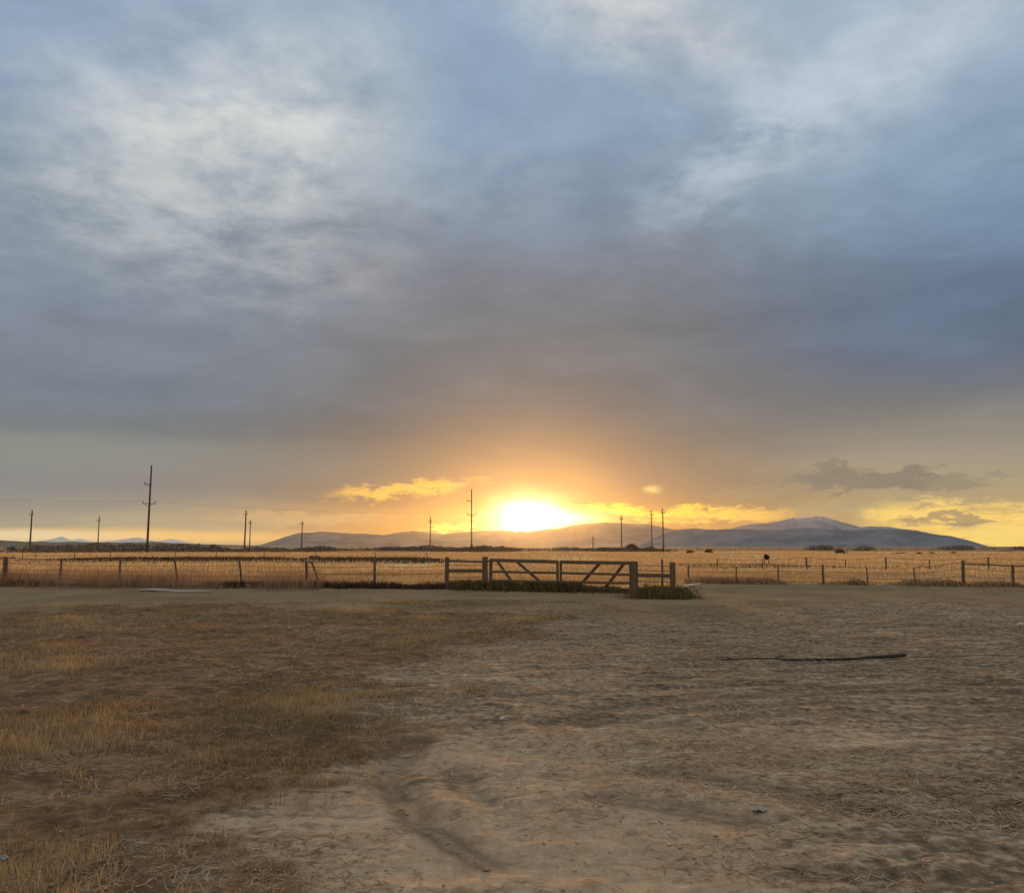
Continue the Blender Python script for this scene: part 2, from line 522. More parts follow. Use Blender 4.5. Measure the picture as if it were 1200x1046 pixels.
def np_mesh(name, verts, quads, m, attrs=None, tris=None, parent=None, smooth=False):
    me = bpy.data.meshes.new(name)
    verts = np.asarray(verts, np.float32)
    polys = []
    nq = 0 if quads is None else len(quads)
    ntri = 0 if tris is None else len(tris)
    me.vertices.add(len(verts)); me.vertices.foreach_set('co', verts.ravel())
    loops = np.concatenate([x for x in ((quads.ravel() if nq else None), (tris.ravel() if ntri else None)) if x is not None]).astype(np.int32)
    me.loops.add(len(loops)); me.loops.foreach_set('vertex_index', loops)
    me.polygons.add(nq + ntri)
    starts = np.concatenate([np.arange(nq) * 4, nq * 4 + np.arange(ntri) * 3]).astype(np.int32)
    me.polygons.foreach_set('loop_start', starts)
    if smooth: me.polygons.foreach_set('use_smooth', np.ones(nq + ntri, bool))
    me.update(calc_edges=True)
    for k, a in (attrs or {}).items():
        at_ = me.attributes.new(k, 'FLOAT', 'POINT')
        at_.data.foreach_set('value', np.asarray(a, np.float32))
    me.materials.append(m)
    me.validate()
    o = bpy.data.objects.new(name, me)
    COL.objects.link(o)
    if parent: o.parent = parent
    return o


# value noise for terrain (numpy)
_T = rng.random((256, 256))


def vnoise(x, y, s, seed=0):
    x = x * s + seed * 17.3; y = y * s + seed * 9.1
    xi = np.floor(x).astype(int); yi = np.floor(y).astype(int)
    xf = x - xi; yf = y - yi
    xf = xf * xf * (3 - 2 * xf); yf = yf * yf * (3 - 2 * yf)
    g = lambda a, b: _T[a & 255, b & 255]
    return (g(xi, yi) * (1 - xf) + g(xi + 1, yi) * xf) * (1 - yf) + (g(xi, yi + 1) * (1 - xf) + g(xi + 1, yi + 1) * xf) * yf


def fbm(x, y, s, o=4, seed=0):
    r = 0; a = 0.5; t = 0
    for i in range(o):
        r = r + a * vnoise(x, y, s * 2 ** i, seed + i); t += a; a *= 0.5
    return r / t


def sstep(a, b, x):
    t = np.clip((x - a) / (b - a), 0, 1)
    return t * t * (3 - 2 * t)


# ------------------------------------------------------------------ ground
# line of the left fence, of the gate and of the right fence, in metres
FL0, FL1 = gnd(-60, 687.5), gnd(523, 691.5)
GT0, GT1 = gnd(524, 692), gnd(788, 697)
FR0, FR1 = gnd(800, 684.5), gnd(1290, 690)


def fence_y(x):
    """forward distance of the fence line at x"""
    xs = [FL0[0] - 30, FL0[0], FL1[0], GT1[0], GT1[0] + .5, FR0[0] + 1, FR1[0], FR1[0] + 30]
    ys = [FL0[1], FL0[1], FL1[1], GT1[1], GT1[1] + 2.5, FR0[1], FR1[1], FR1[1]]
    return np.interp(x, xs, ys)


def seg_dist(x, y, pts):
    d = np.full(x.shape, 1e9)
    for (ax, ay), (bx, by) in zip(pts[:-1], pts[1:]):
        vx, vy = bx - ax, by - ay
        t = np.clip(((x - ax) * vx + (y - ay) * vy) / (vx * vx + vy * vy), 0, 1)
        d = np.minimum(d, np.hypot(x - ax - t * vx, y - ay - t * vy))
    return d


TRACKS = [([(486, 872), (462, 893), (452, 915), (468, 938), (492, 962)], 0.15, 0.03),
          ([(492, 962), (530, 990), (575, 1012)], 0.11, 0.015),
          ([(535, 905), (546, 925), (570, 942)], 0.12, 0.02),
          ([(1260, 812), (1080, 811), (940, 812), (820, 818), (720, 830), (640, 850)], 0.20, 0.03),
          ([(1260, 822), (1080, 822), (940, 824), (820, 831), (700, 848)], 0.16, 0.03),
          ([(1260, 832), (1080, 834), (900, 838), (760, 850)], 0.12, 0.03),
          ([(1260, 800), (1000, 800), (820, 803), (600, 815)], 0.12, 0.03),
          ([(760, 905), (820, 912), (900, 925), (1000, 948)], 0.14, 0.03),
          ([(700, 935), (790, 945), (880, 965)], 0.14, 0.03)]


def relief(x, y):
    """height of the yard and the field, and the rut mask"""
    r = np.hypot(x, y)
    near = sstep(70, 30, r)
    h = (fbm(x, y, 0.22, 4, 1) - 0.5) * 0.08 * near
    h += (fbm(x, y, 1.6, 4, 5) - 0.5) * 0.032 * near
    h += (fbm(x, y, 6.5, 3, 9) - 0.5) * 0.024 * near
    h += np.maximum(fbm(x * 0.7, y, 3.0, 3, 14) - 0.58, 0) * 0.10 * near
    rut = np.zeros_like(x)
    for pts, w, dpt in TRACKS:
        d = seg_dist(x, y, [gnd(*p) for p in pts])
        d = d * (1 + (fbm(x, y, 2.0, 2, 3) - 0.5) * 0.8)
        g = np.exp(-(d / w) ** 2)
        lug = np.exp(-((d - w * 0.5) / (w * 0.35)) ** 2)
        h += -dpt * 0.7 * g + dpt * 0.25 * np.exp(-((d - w * 2.0) / (w * 0.8)) ** 2)
        rut = np.maximum(rut, (0.55 * lug + 0.45 * g) * (0.1 + 1.2 * fbm(x, y, 1.2, 3, 21)))
    # low earth bank at the foot of the fence
    fy = fence_y(x)
    h += 0.07 * np.exp(-((y - fy - 0.3) / 1.2) ** 2)
    h *= sstep(0.5, 3.0, r)
    # gentle swells of the far fields
    h += (fbm(x, y, 0.008, 3, 31) - 0.5) * 1.2 * sstep(90, 400, r) * sstep(9500, 3000, r)
    return h, rut


def zground(x, y):
    h, _ = relief(np.array([float(x)]), np.array([float(y)]))
    return float(h[0])


def zones(x, y):
    px = 600 + FPX * x / np.maximum(y, 0.5)                 # bearing only, used to lay out the worn yard
    r = np.hypot(x, y)
    fy = fence_y(x)
    n = fbm(x, y, 0.25, 4, 40) - 0.5
    n2 = fbm(x, y, 0.9, 3, 44) - 0.5
    # turf edge: the lawn lies left of a slanting, ragged line
    n3 = fbm(x, y, 2.6, 3, 47) - 0.5
    edge = -1.25 - 0.06 * (y - 4.0) + n * 2.6 + n2 * 2.4 + n3 * 1.6
    edge = np.where(y > 10.5, edge + (y - 10.5) * 0.42, edge)
    turf = sstep(edge + 1.3, edge - 1.3, x) * sstep(fy - 3.0, fy - 6.0, y)
    turf = np.maximum(turf, 0.75 * sstep(0.1, 0.3, n + 0.35 * n2) * sstep(14, 18, y) * sstep(27, 24, y) * (x > 2))
    turf = np.maximum(turf, 0.8 * sstep(3.0, 4.4, x + n * 2.5 + (5.2 - y) * 0.8) * sstep(7.8, 6.6, y))
    turf = np.where(y < 0, 0.6, turf)
    litter = np.clip(0.45 + n * 1.6 + 0.55 * sstep(0.5, 3.0, x) - 0.25 * sstep(6.5, 8, y) * sstep(12, 9, y), 0, 1) * sstep(30, 24, y)
    litter = np.maximum(litter, 0.9 * sstep(11, 14, y) * sstep(26, 22, y) * (0.6 + n * 2))
    lane = sstep(fy - 13.0, fy - 9.0, y + n * 9) * sstep(fy - 0.1, fy - 1.0, y)
    lane = lane * 0.9
    field = sstep(fy - 0.2, fy + 0.4, y)
    weedy = np.where(x < 0, 1.0, 0.35) * np.exp(-((y - 88 - n * 10) / 9) ** 2) + np.where(x < y * 0.12, 0.95, 0.7) * sstep(235, 285, y + n * 60) * sstep(5200, 3000, r)
    weedy = weedy + 0.55 * (x < -5.6) * sstep(fy + 14, fy + 8, y) * (y > fy)
    return turf, litter, lane, field, np.clip(weedy, 0, 1)


def pale_dust(x, y):
    n = fbm(x, y, 0.5, 3, 48) - 0.5
    p = 1.15 * np.exp(-((x + 0.1) / 1.5) ** 2 - ((y - 4.6) / 1.3) ** 2) + 0.85 * np.exp(-((x - 1.3) / 1.9) ** 2 - ((y - 7.0) / 1.4) ** 2)
    p += 0.35 * np.exp(-((y - 10.5) / 2.5) ** 2) * (x < 5)
    return np.clip(p + n * 0.8, 0, 1)


def build_ground():
    th = np.concatenate([np.linspace(-180, -40, 24, endpoint=False), np.linspace(-40, 40, 760, endpoint=False),
                         np.linspace(40, 180, 24)])
    th = np.radians(th)
    rr = [0.05, 0.5, 1.0, 1.8, 2.5, 3.1]
    while rr[-1] < 44: rr.append(rr[-1] * 1.0052)
    while rr[-1] < 9300: rr.append(rr[-1] * 1.045)
    rr = np.array(rr)
    R, T = np.meshgrid(rr, th, indexing='ij')
    X = R * np.sin(T); Y = R * np.cos(T)
    h, rut = relief(X, Y)
    turf, litter, lane, field, weedy = zones(X, Y)
    h = h + turf * 0.02 * fbm(X, Y, 5, 2, 50)
    v = np.stack([X, Y, h], -1).reshape(-1, 3)
    nr, nt_ = R.shape
    i = np.arange(nr - 1)[:, None] * nt_ + np.arange(nt_ - 1)[None, :]
    q = np.stack([i, i + nt_, i + nt_ + 1, i + 1], -1).reshape(-1, 4)
    q = q[:, ::-1]
    o = np_mesh('ground', v, q, M['ground'],
                dict(turf=turf.ravel(), litter=litter.ravel(), lane=lane.ravel(), field=field.ravel(),
                     weedy=weedy.ravel(), rut=rut.ravel(), dust=pale_dust(X, Y).ravel()), smooth=True)
    # make the sheet face upward whatever the winding
    if o.data.polygons[len(q) // 2].normal.z < 0: o.data.flip_normals()
    tag(o, 'bare dirt yard and dry golden fields reaching to the horizon', None, None, 'structure')
    return o


build_ground()


# ------------------------------------------------------------------ hills
def range_(name, label, prof, dist, depth, col1, col2, snow=None, seed=0, rough=0.4):
    """a mountain range standing at 'dist': prof is its skyline in photo pixels"""
    pxs = np.array([p[0] for p in prof], float); pys = np.array([p[1] for p in prof], float)
    n = 260
    px = np.linspace(pxs[0], pxs[-1], n)
    py = np.interp(px, pxs, pys)
    py = py + (fbm(px, px * 0, 0.05, 4, seed) - 0.5) * 3.0 * np.clip((640 - py) / 8, 0, 1)
    crest = np.array([at(a, dist, b) for a, b in zip(px, py)])
    cx, cz = crest[:, 0], np.maximum(crest[:, 1], 0.5)
    k = 24
    ts = np.linspace(-1, 1, k)
    X = np.repeat(cx[:, None], k, 1); Y = np.zeros((n, k)); Z = np.zeros((n, k))
    for j, t in enumerate(ts):
        Y[:, j] = dist + t * depth
        prof_h = (1 - abs(t)) ** 1.15
        g = (fbm(cx, np.full(n, t * depth * 0.35), 0.006, 4, seed + 5) - 0.5)
        Z[:, j] = cz * prof_h * (1 + g * rough * 4 * (1 - prof_h)) - 6 * abs(t)
        X[:, j] = cx * (1 + t * depth / dist)
    v = np.stack([X, Y, Z], -1).reshape(-1, 3)
    i = np.arange(n - 1)[:, None] * k + np.arange(k - 1)[None, :]
    q = np.stack([i, i + k, i + k + 1, i + 1], -1).reshape(-1, 4)
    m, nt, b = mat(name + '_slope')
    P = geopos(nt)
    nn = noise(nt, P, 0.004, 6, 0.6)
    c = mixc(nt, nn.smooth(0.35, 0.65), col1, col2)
    if snow:
        sp = nt.nodes.new('ShaderNodeSeparateXYZ'); nt.links.new(P, sp.inputs[0])
        zz = S(nt, sp.outputs[2]) + (nn - 0.5) * 60
        c = mixc(nt, zz.smooth(snow, snow + 50) * noise(nt, P, 0.02, 4, 0.6).smooth(0.4, 0.55), c, (0.5, 0.48, 0.46, 1))
    nt.links.new(c, b.inputs['Base Color'])
    b.inputs['Roughness'].default_value = 1.0
    b.inputs['Specular IOR Level'].default_value = 0.0
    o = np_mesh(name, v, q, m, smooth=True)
    tag(o, label, None, None, 'structure')
    return o


range_('mountain', 'broad snow streaked mountain behind the dark foothill on the right',
       [(770, 640), (820, 628), (868, 615), (905, 610), (932, 605), (965, 603), (985, 609), (1010, 616), (1040, 616), (1075, 622), (1110, 632), (1150, 640)],
       8300, 700, (0.22, 0.21, 0.21, 1), (0.32, 0.30, 0.29, 1), snow=232, seed=3)
range_('foothill', 'dark blue foothill sloping down to the right edge',
       [(745, 640), (775, 625), (800, 619), (850, 619), (900, 619), (960, 618), (1000, 620), (1060, 619), (1090, 623), (1115, 628), (1140, 634), (1162, 641), (1250, 642), (1320, 641)],
       6900, 800, (0.12, 0.135, 0.15, 1), (0.19, 0.20, 0.21, 1), seed=8)  # slope colour raised and blued in place of thicker haze
range_('hill_range', 'low hill range under the setting sun',
       [(285, 641), (305, 638), (330, 630), (350, 624), (375, 622), (430, 624), (450, 626), (470, 622), (485, 620), (500, 622), (520, 625), (560, 621), (590, 620), (620, 622),
        (650, 618), (680, 613), (705, 611), (760, 612), (775, 617), (800, 621), (830, 628), (860, 641)],
       7500, 700, (0.20, 0.16, 0.13, 1), (0.29, 0.24, 0.20, 1), seed=14)
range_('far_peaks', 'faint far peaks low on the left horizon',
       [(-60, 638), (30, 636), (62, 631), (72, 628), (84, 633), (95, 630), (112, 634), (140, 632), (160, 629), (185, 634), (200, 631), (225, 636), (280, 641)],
       8800, 300, (0.62, 0.55, 0.46, 1), (0.72, 0.66, 0.56, 1), seed=23)  # pale slope colour stands in for distant haze
range_('bench_hill', 'long flat bench of dark land on the left horizon',
       [(-120, 632), (0, 633), (60, 634), (120, 635), (180, 634.5), (240, 637), (300, 639), (340, 642)],
       3300, 600, (0.13, 0.115, 0.075, 1), (0.22, 0.19, 0.13, 1), seed=29)

# ------------------------------------------------------------------ blades of grass, straw, leaves
def blades(name, x, y, z, h, w, tone, m, lean=0.35, label=None, kind='stuff', parent=None, flat=False, head=False):
    n = len(x)
    ang = rng.random(n) * 2 * math.pi
    la = rng.random(n) * 2 * math.pi
    ln = np.abs(rng.normal(0, lean, n))
    if flat:
        pitch = rng.random(n) * 0.25
        dx, dy, dz = np.cos(la) * np.cos(pitch), np.sin(la) * np.cos(pitch), np.sin(pitch)
        ux, uy = -np.sin(la), np.cos(la)
        b = np.stack([x, y, z], -1)
        D = np.stack([dx, dy, dz], -1) * h[:, None]
        U = np.stack([ux, uy, rng.normal(0, 0.3, n)], -1) * w[:, None] * 0.5
        mid = b + D * 0.5 + np.stack([ux, uy, ux * 0], -1) * (rng.normal(0, 0.10, n) * h)[:, None]
        tip = b + D
        V = np.stack([b - U, b + U, mid + U, mid - U, tip + U * 0.4, tip - U * 0.4], 1)
    else:
        ux, uy = np.cos(ang), np.sin(ang)
        U = np.stack([ux, uy, ux * 0], -1) * w[:, None] * 0.5
        L = np.stack([np.cos(la), np.sin(la), la * 0], -1) * (ln * h)[:, None]
        up = np.zeros((n, 3)); up[:, 2] = h
        b = np.stack([x, y, z], -1)
        mid = b + up * 0.55 + L * 0.35
        tip = b + up * (1 - 0.3 * np.minimum(ln, 1))[:, None] + L
        k = 1.3 if head else 0.8
        t = 0.5 if head else 0.12
        V = np.stack([b - U, b + U, mid + U * k, mid - U * k, tip + U * t, tip - U * t], 1)
    i = np.arange(n)[:, None] * 6
    q = np.concatenate([i + np.array([[0, 1, 2, 3]]), i + np.array([[3, 2, 4, 5]])], 0)
    o = np_mesh(name, V.reshape(-1, 3), q, m, dict(tone=np.repeat(tone, 6)), parent=parent)
    if label: o['label'] = label
    if kind: o['kind'] = kind
    return o


def fan_points(n, r0, r1, a0=-36, a1=36, p=1.0):
    """random ground points, denser near the viewer"""
    u = rng.random(n)
    r = (r0 ** p + u * (r1 ** p - r0 ** p)) ** (1 / p)
    a = np.radians(a0 + rng.random(n) * (a1 - a0))
    return r * np.sin(a), r * np.cos(a)


def lawn():
    # tufts: cluster centres, several blades each
    X, Y = fan_points(110000, 3.2, 26, -42, 30, 0.9)
    turf, litter, lane, field, weedy = zones(X, Y)
    dens = fbm(X, Y, 0.7, 3, 60)
    keep = rng.random(len(X)) < sstep(0.3, 0.8, turf) * np.clip((dens - 0.28) * 2.6, 0.06, 1)
    X, Y = X[keep], Y[keep]
    dens = dens[keep]
    k = 5
    r = np.hypot(X, Y)
    Xb = np.repeat(X, k) + rng.normal(0, 0.022, len(X) * k) * np.repeat(1 + r * .05, k)
    Yb = np.repeat(Y, k) + rng.normal(0, 0.022, len(X) * k) * np.repeat(1 + r * .05, k)
    z, _ = relief(Xb, Yb)
    rb = np.hypot(Xb, Yb)
    tall = np.repeat(np.clip((fbm(X, Y, 0.5, 3, 66) - 0.42) * 4, 0.15, 1.3), k)
    h = (0.018 + 0.065 * tall) * rng.uniform(0.5, 1.4, len(Xb))
    w = rng.uniform(0.0018, 0.004, len(Xb)) * (1 + rb * 0.12)
    tone = np.clip(rng.normal(0.36, 0.2, len(Xb)) + (tall - 0.4) * 0.5, 0, 1)
    blades('lawn_grass', Xb, Yb, z - 0.004, h, w, tone, M['grass'], 0.6, 'short dry tufted grass on the left side of the yard')
    # litter of flattened straw over the dirt
    X, Y = fan_points(200000, 3.2, 22, -38, 36, 0.7)
    turf, litter, lane, field, weedy = zones(X, Y)
    pat = fbm(X * 0.6, Y, 1.5, 4, 70)
    keep = rng.random(len(X)) < np.clip(litter * 0.9 + turf * 0.5, 0, 1) * np.clip((pat - 0.40) * 4.5, 0.05, 1)
    X, Y = X[keep], Y[keep]
    z, _ = relief(X, Y)
    r = np.hypot(X, Y)
    h = rng.uniform(0.02, 0.12, len(X)) * (1 + r * 0.03)
    w = rng.uniform(0.002, 0.005, len(X)) * (1 + r * 0.08)
    blades('straw_litter', X, Y, z + 0.004, h, w, np.clip(rng.normal(0.5, 0.22, len(X)), 0, 1), M['straw'], flat=True,
           label='flattened straw strewn over the worn dirt')


lawn()


def tall_grass():
    # directly behind the fences
    X = rng.uniform(-26, 32, 70000)
    fy = fence_y(X)
    Y = fy + 0.25 + rng.random(len(X)) ** 1.4 * 16
    Xs = X
    pat = fbm(Xs, Y, 0.35, 3, 80)
    mesh_side = X < -5.6
    keep = rng.random(len(X)) < np.clip((pat - 0.3) * 3.2, 0.12, 1)
    X, Y = X[keep], Y[keep]
    tn = np.where(mesh_side[keep], 0.2, 0.55)
    z, _ = relief(X, Y)
    h = rng.uniform(0.15, 0.5, len(X)) * np.clip(fbm(X, Y, 0.3, 2, 84) * 1.5, 0.5, 1.2) * np.where(X > 7, 0.7, 1.0)
    w = rng.uniform(0.012, 0.03, len(X))
    blades('tall_grass', X, Y, z, h, w, np.clip(rng.normal(tn, 0.2, len(X)), 0, 1), M['tall'], 0.3,
           'tall dry grass just behind the wire fences', head=True)
    # open field further out
    X, Y = fan_points(90000, 48, 230, -38, 38, 0.6)
    pat = fbm(X, Y * 0.5, 0.12, 3, 90)
    keep = rng.random(len(X)) < np.clip((pat - 0.25) * 3, 0.15, 1)
    X, Y = X[keep], Y[keep]
    z, _ = relief(X, Y)
    r = np.hypot(X, Y)
    h = rng.uniform(0.12, 0.36, len(X)) * (1 + r * 0.001)
    w = rng.uniform(0.02, 0.04, len(X)) * (1 + r / 60)
    blades('stubble_field', X, Y, z, h, w, np.clip(rng.normal(0.72, 0.18, len(X)), 0, 1), M['tall'], 0.3,
           'golden stubble of the open field beyond the fences', head=True)


tall_grass()


def weeds_band(name, label, pts, n, h0, h1, w0, w1, m, spread, lean=0.35, clump=0.5, sc_=0.5, seed=0):
    """a long strip of weeds following a line of ground points"""
    P = np.array(pts)
    seg = np.hypot(np.diff(P[:, 0]), np.diff(P[:, 1]))
    cum = np.concatenate([[0], np.cumsum(seg)])
    t = rng.random(n) * cum[-1]
    X = np.interp(t, cum, P[:, 0]); Y = np.interp(t, cum, P[:, 1]) + rng.normal(0, spread, n)
    pat = fbm(t, t * 0 + seed, sc_, 3, seed)
    keep = rng.random(n) < np.clip((pat - clump) * 5 + 0.3, 0.04, 1)
    X, Y, pat = X[keep], Y[keep], pat[keep]
    z, _ = relief(X, Y)
    h = rng.uniform(h0, h1, len(X)) * np.clip(0.4 + (pat - clump) * 4, 0.35, 1.5)
    w = rng.uniform(w0, w1, len(X))
    return blades(name, X, Y, z, h, w, np.clip(rng.normal(0.5, 0.22, len(X)), 0, 1), m, lean, label, head=True)


weeds_band('fence_weeds', 'brown dead weeds grown up through the left wire fence', [FL0, gnd(380, 691)], 6500, 0.12, 0.55, 0.005, 0.011, M['weed'], 0.6, 0.35, 0.15, 0.35, 100)
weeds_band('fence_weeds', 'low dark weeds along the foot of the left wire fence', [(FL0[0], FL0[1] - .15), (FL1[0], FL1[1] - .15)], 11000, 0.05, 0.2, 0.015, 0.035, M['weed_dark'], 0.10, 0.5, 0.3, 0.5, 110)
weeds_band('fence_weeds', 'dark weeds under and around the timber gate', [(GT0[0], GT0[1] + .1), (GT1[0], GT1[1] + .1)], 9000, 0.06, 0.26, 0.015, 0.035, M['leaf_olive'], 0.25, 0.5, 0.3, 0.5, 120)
weeds_band('fence_weeds', 'dark weeds along the foot of the right wire fence', [FR0, FR1], 6000, 0.06, 0.22, 0.012, 0.03, M['weed'], 0.22, 0.5, 0.40, 0.9, 130)
weeds_band('ditch_weeds', 'dark reddish weed strip across the field behind the left fence', [gnd(-80, 657), gnd(300, 657.5), gnd(560, 658)], 20000, 0.10, 0.36, 0.05, 0.12, M['weed_dark'], 3.0, 0.3, 0.25, 0.10, 140)
weeds_band('ditch_weeds', 'olive weed strip across the field behind the right fence', [gnd(795, 664.5), gnd(1000, 665), gnd(1300, 668)], 9000, 0.06, 0.24, 0.03, 0.07, M['weed'], 1.2, 0.3, 0.42, 0.10, 150)


def brush_line():
    """the far-off wood that reads as one mass at the end of the fields"""
    n = 34000
    a = rng.uniform(-39, 39, n)
    r0 = np.where(a < 11, 310, 420) + 30 * np.sin(a * 0.5) + rng.normal(0, 16, n)
    clump = fbm(a, a * 0, 0.55, 4, 160)
    right = sstep(7, 12, a)
    keep = rng.random(n) < np.where(a < 10, np.clip((clump - 0.30) * 4, 0.15, 1), np.clip((clump - 0.5) * 5, 0.03, 1))
    a, r0, clump, right = a[keep], r0[keep], clump[keep], right[keep]
    X = r0 * np.sin(np.radians(a)); Y = r0 * np.cos(np.radians(a))
    top = (1.3 + 4.2 * np.clip(clump - 0.36, 0, 1)) * (1 - 0.35 * right) * np.where((a > -20) & (a < 11), 0.6, 1.0)
    Z = rng.random(len(a)) ** 1.3 * top
    n = len(a)
    w = rng.uniform(0.25, 0.6, n)
    blades('brush_line', X, Y, Z - 0.2, rng.uniform(0.3, 0.8, n), w, rng.random(n), M['leaf_bare'], 0.8,
           'low grey brown brush and trees lining the far end of the fields')


brush_line()


# ------------------------------------------------------------------ far trees and bushes, each its own thing
def foliage(name, c, rx, ry, rz, n, m, parent, leaf=0.2, lobes=5):
    """leaf-sized faces in clumps through the volume of a crown"""
    cs = []
    for k in range(lobes):
        t = random.uniform(0, 2 * math.pi); q = random.uniform(0.15, 0.62)
        cs.append((q * math.cos(t) * rx, q * math.sin(t) * ry, random.uniform(-0.45, 0.5) * rz, random.uniform(0.35, 0.62)))
    cs = np.array(cs)
    k = rng.integers(0, lobes, n)
    d = rng.normal(0, 1, (n, 3)); d /= np.linalg.norm(d, axis=1)[:, None]
    d *= (rng.random(n) ** 0.45)[:, None]
    P = cs[k, :3] + d * cs[k, 3][:, None] * np.array([rx, ry, rz])
    P += np.array(c)
    u = rng.normal(0, 1, (n, 3)); u /= np.linalg.norm(u, axis=1)[:, None]
    v = np.cross(u, rng.normal(0, 1, (n, 3))); v /= np.linalg.norm(v, axis=1)[:, None]
    s = (leaf * rng.uniform(0.5, 1.2, n))[:, None]
    V = np.stack([P - u * s, P + v * s * 0.5, P + u * s, P - v * s * 0.5], 1).reshape(-1, 3)
    q = np.arange(n * 4).reshape(-1, 4)
    return np_mesh(name, V, q, m, dict(tone=np.repeat(rng.random(n), 4)), parent=parent)


def far_tree(px, pbase, ptop, wpx, label, kind='dark', Y=None, group='scattered trees and bushes along the far edge of the fields', cat='tree', trunk=True, name='field_tree'):
    x, y = gnd(px, pbase) if Y is None else (ray(px, pbase)[0] * Y, Y)
    y = min(y, 420.0); x = ray(px, pbase)[0] * y
    _, zt = at(px, y, ptop)
    z0 = zground(x, y)
    H = max(zt - z0, 0.5)
    W = wpx / FPX * y
    t = empty(name, (x, y, z0), label, cat, group)
    m = M['leaf_dark'] if kind == 'dark' else M['leaf_bare']
    if trunk:
        tr = MB()
        tr.tube([(0, 0, -0.1), (W * 0.02, 0, H * 0.3), (-W * 0.02, 0, H * 0.75)], [H * 0.035, H * 0.028, H * 0.012], 7)
        for k in range(5):
            a = random.uniform(0, 6.28)
            b0 = H * random.uniform(0.2, 0.5)
            tr.tube([(0, 0, b0), (math.cos(a) * W * 0.2, math.sin(a) * W * 0.2, b0 + H * 0.2), (math.cos(a) * W * 0.34, math.sin(a) * W * 0.34, b0 + H * 0.4)],
                    [H * 0.014, H * 0.01, H * 0.004], 5)
        tr.build('trunk', M['bark'], t)
    lob = max(5, int(wpx / 4))
    if wpx > 20:                                   # a long clump: several crowns grown together
        nb = int(wpx / 9) + 1
        f = foliage('crown', (0, 0, H * 0.52), W * 0.5, W * 0.25, H * 0.52, 260 * nb, m, t, leaf=H * 0.11, lobes=nb * 3)
    else:
        f = foliage('crown', (0, 0, H * (0.56 if trunk else 0.5)), W * 0.56, W * 0.5, H * (0.5 if trunk else 0.55), 620, m, t, leaf=H * 0.12, lobes=lob)
    return t


far_tree(808, 650.5, 644, 13, 'small dark round bush standing on the golden field just right of the gate', Y=190)
far_tree(829, 650.5, 643, 13, 'dark bush standing second to the right of the gate on the far field', Y=185)
far_tree(985, 651, 643, 16, 'dark leafy tree standing in the middle of the right field edge', Y=170)
far_tree(962, 647, 644, 34, 'long low clump of brush left of the dark leafy tree on the right', 'bare', Y=330, cat='bush')
far_tree(1052, 652, 647, 24, 'wide dark block of bushes on the right field edge', Y=165, cat='bush')
far_tree(1078, 653, 648, 9, 'small dark bush right of the wide dark block of bushes', Y=160, cat='bush')
far_tree(1093, 653.5, 649, 9, 'smaller dark bush beside its taller dark neighbour on the right field', Y=160, cat='bush')
far_tree(1117, 653, 648, 12, 'grey brown bare bush on the right field edge', 'bare', Y=170, cat='bush')
far_tree(1176, 651, 646, 32, 'long grey brown brush clump nearest the right edge', 'bare', Y=240, cat='bush')
far_tree(740, 648.5, 637, 14, 'bare tree behind the right leaf of the gate', 'bare', Y=260)
far_tree(762, 648.5, 639, 20, 'thick bare tree behind the right gate post', 'bare', Y=255)
far_tree(784, 648.5, 643, 12, 'low bare bush behind the right end of the gate rails', 'bare', Y=260, cat='bush')
far_tree(84, 646, 641, 22, 'dark clump of brush between the two small poles on the left', Y=260, cat='bush')
far_tree(40, 646, 640.5, 16, 'dark brush at the foot of the leftmost power pole', Y=270, cat='bush')
far_tree(12, 646, 640, 14, 'dark ragged bush at the left edge of the far field', Y=270, cat='bush')
far_tree(250, 645, 638, 16, 'bare tree right of the tallest power pole', 'bare', Y=330)
far_tree(195, 659.5, 656.5, 13, 'small dark weed clump in the ditch right of the tallest pole', Y=84, cat='bush', trunk=False, name='weed_clump')
far_tree(368, 656, 650.5, 14, 'olive bush in the golden grass left of the middle of the picture', Y=105, cat='bush', trunk=False, name='weed_clump')


def lone_shrub():
    x, y = gnd(899, 665)
    _, zt = at(899, y, 649)
    t = empty('field_shrub', (x, y, 0), 'dark topped shrub on two thin stems standing alone in the right field', 'shrub')
    MB().tube([(-0.22, 0, -0.05), (-0.18, 0, 0.5), (-0.12, 0, zt * 0.75)], [0.035, 0.03, 0.015], 7).build('stem', M['bark'], t)
    MB().tube([(0.16, 0, -0.05), (0.12, 0.02, 0.5), (0.05, 0, zt * 0.8)], [0.04, 0.03, 0.015], 7).build('stem', M['bark'], t)
    foliage('crown', (0, 0, zt * 0.76), 0.30, 0.3, 0.26, 420, M['leaf_dark'], t, 0.07, 5)
    foliage('foliage', (0.15, 0, 0.12), 0.42, 0.3, 0.16, 300, M['leaf_dark'], t, 0.06, 4)


lone_shrub()


def gate_bush():
    """the low spreading dark weeds at the right end of the gate"""
    x, y = gnd(772, 700)
    t = empty('weed_mound', (x, y, zground(x, y)), 'low spreading mound of dark olive weeds at the right end of the gate', 'bush')
    f = foliage('foliage', (0.1, 0, 0.15), 1.25, 0.8, 0.33, 6500, M['leaf_olive'], t, 0.035, 16)
    n = 2600
    X = rng.normal(0.1, 0.52, n); Y = rng.normal(0, 0.4, n)
    h = rng.uniform(0.12, 0.44, n) * np.exp(-(X / 1.3) ** 2)
    b = blades('stalks', X, Y, np.zeros(n), h, rng.uniform(0.006, 0.014, n), rng.random(n), M['leaf_olive'], 0.5, None, 'stuff', t, head=True)


gate_bush()


# ------------------------------------------------------------------ power poles
POLES = {}


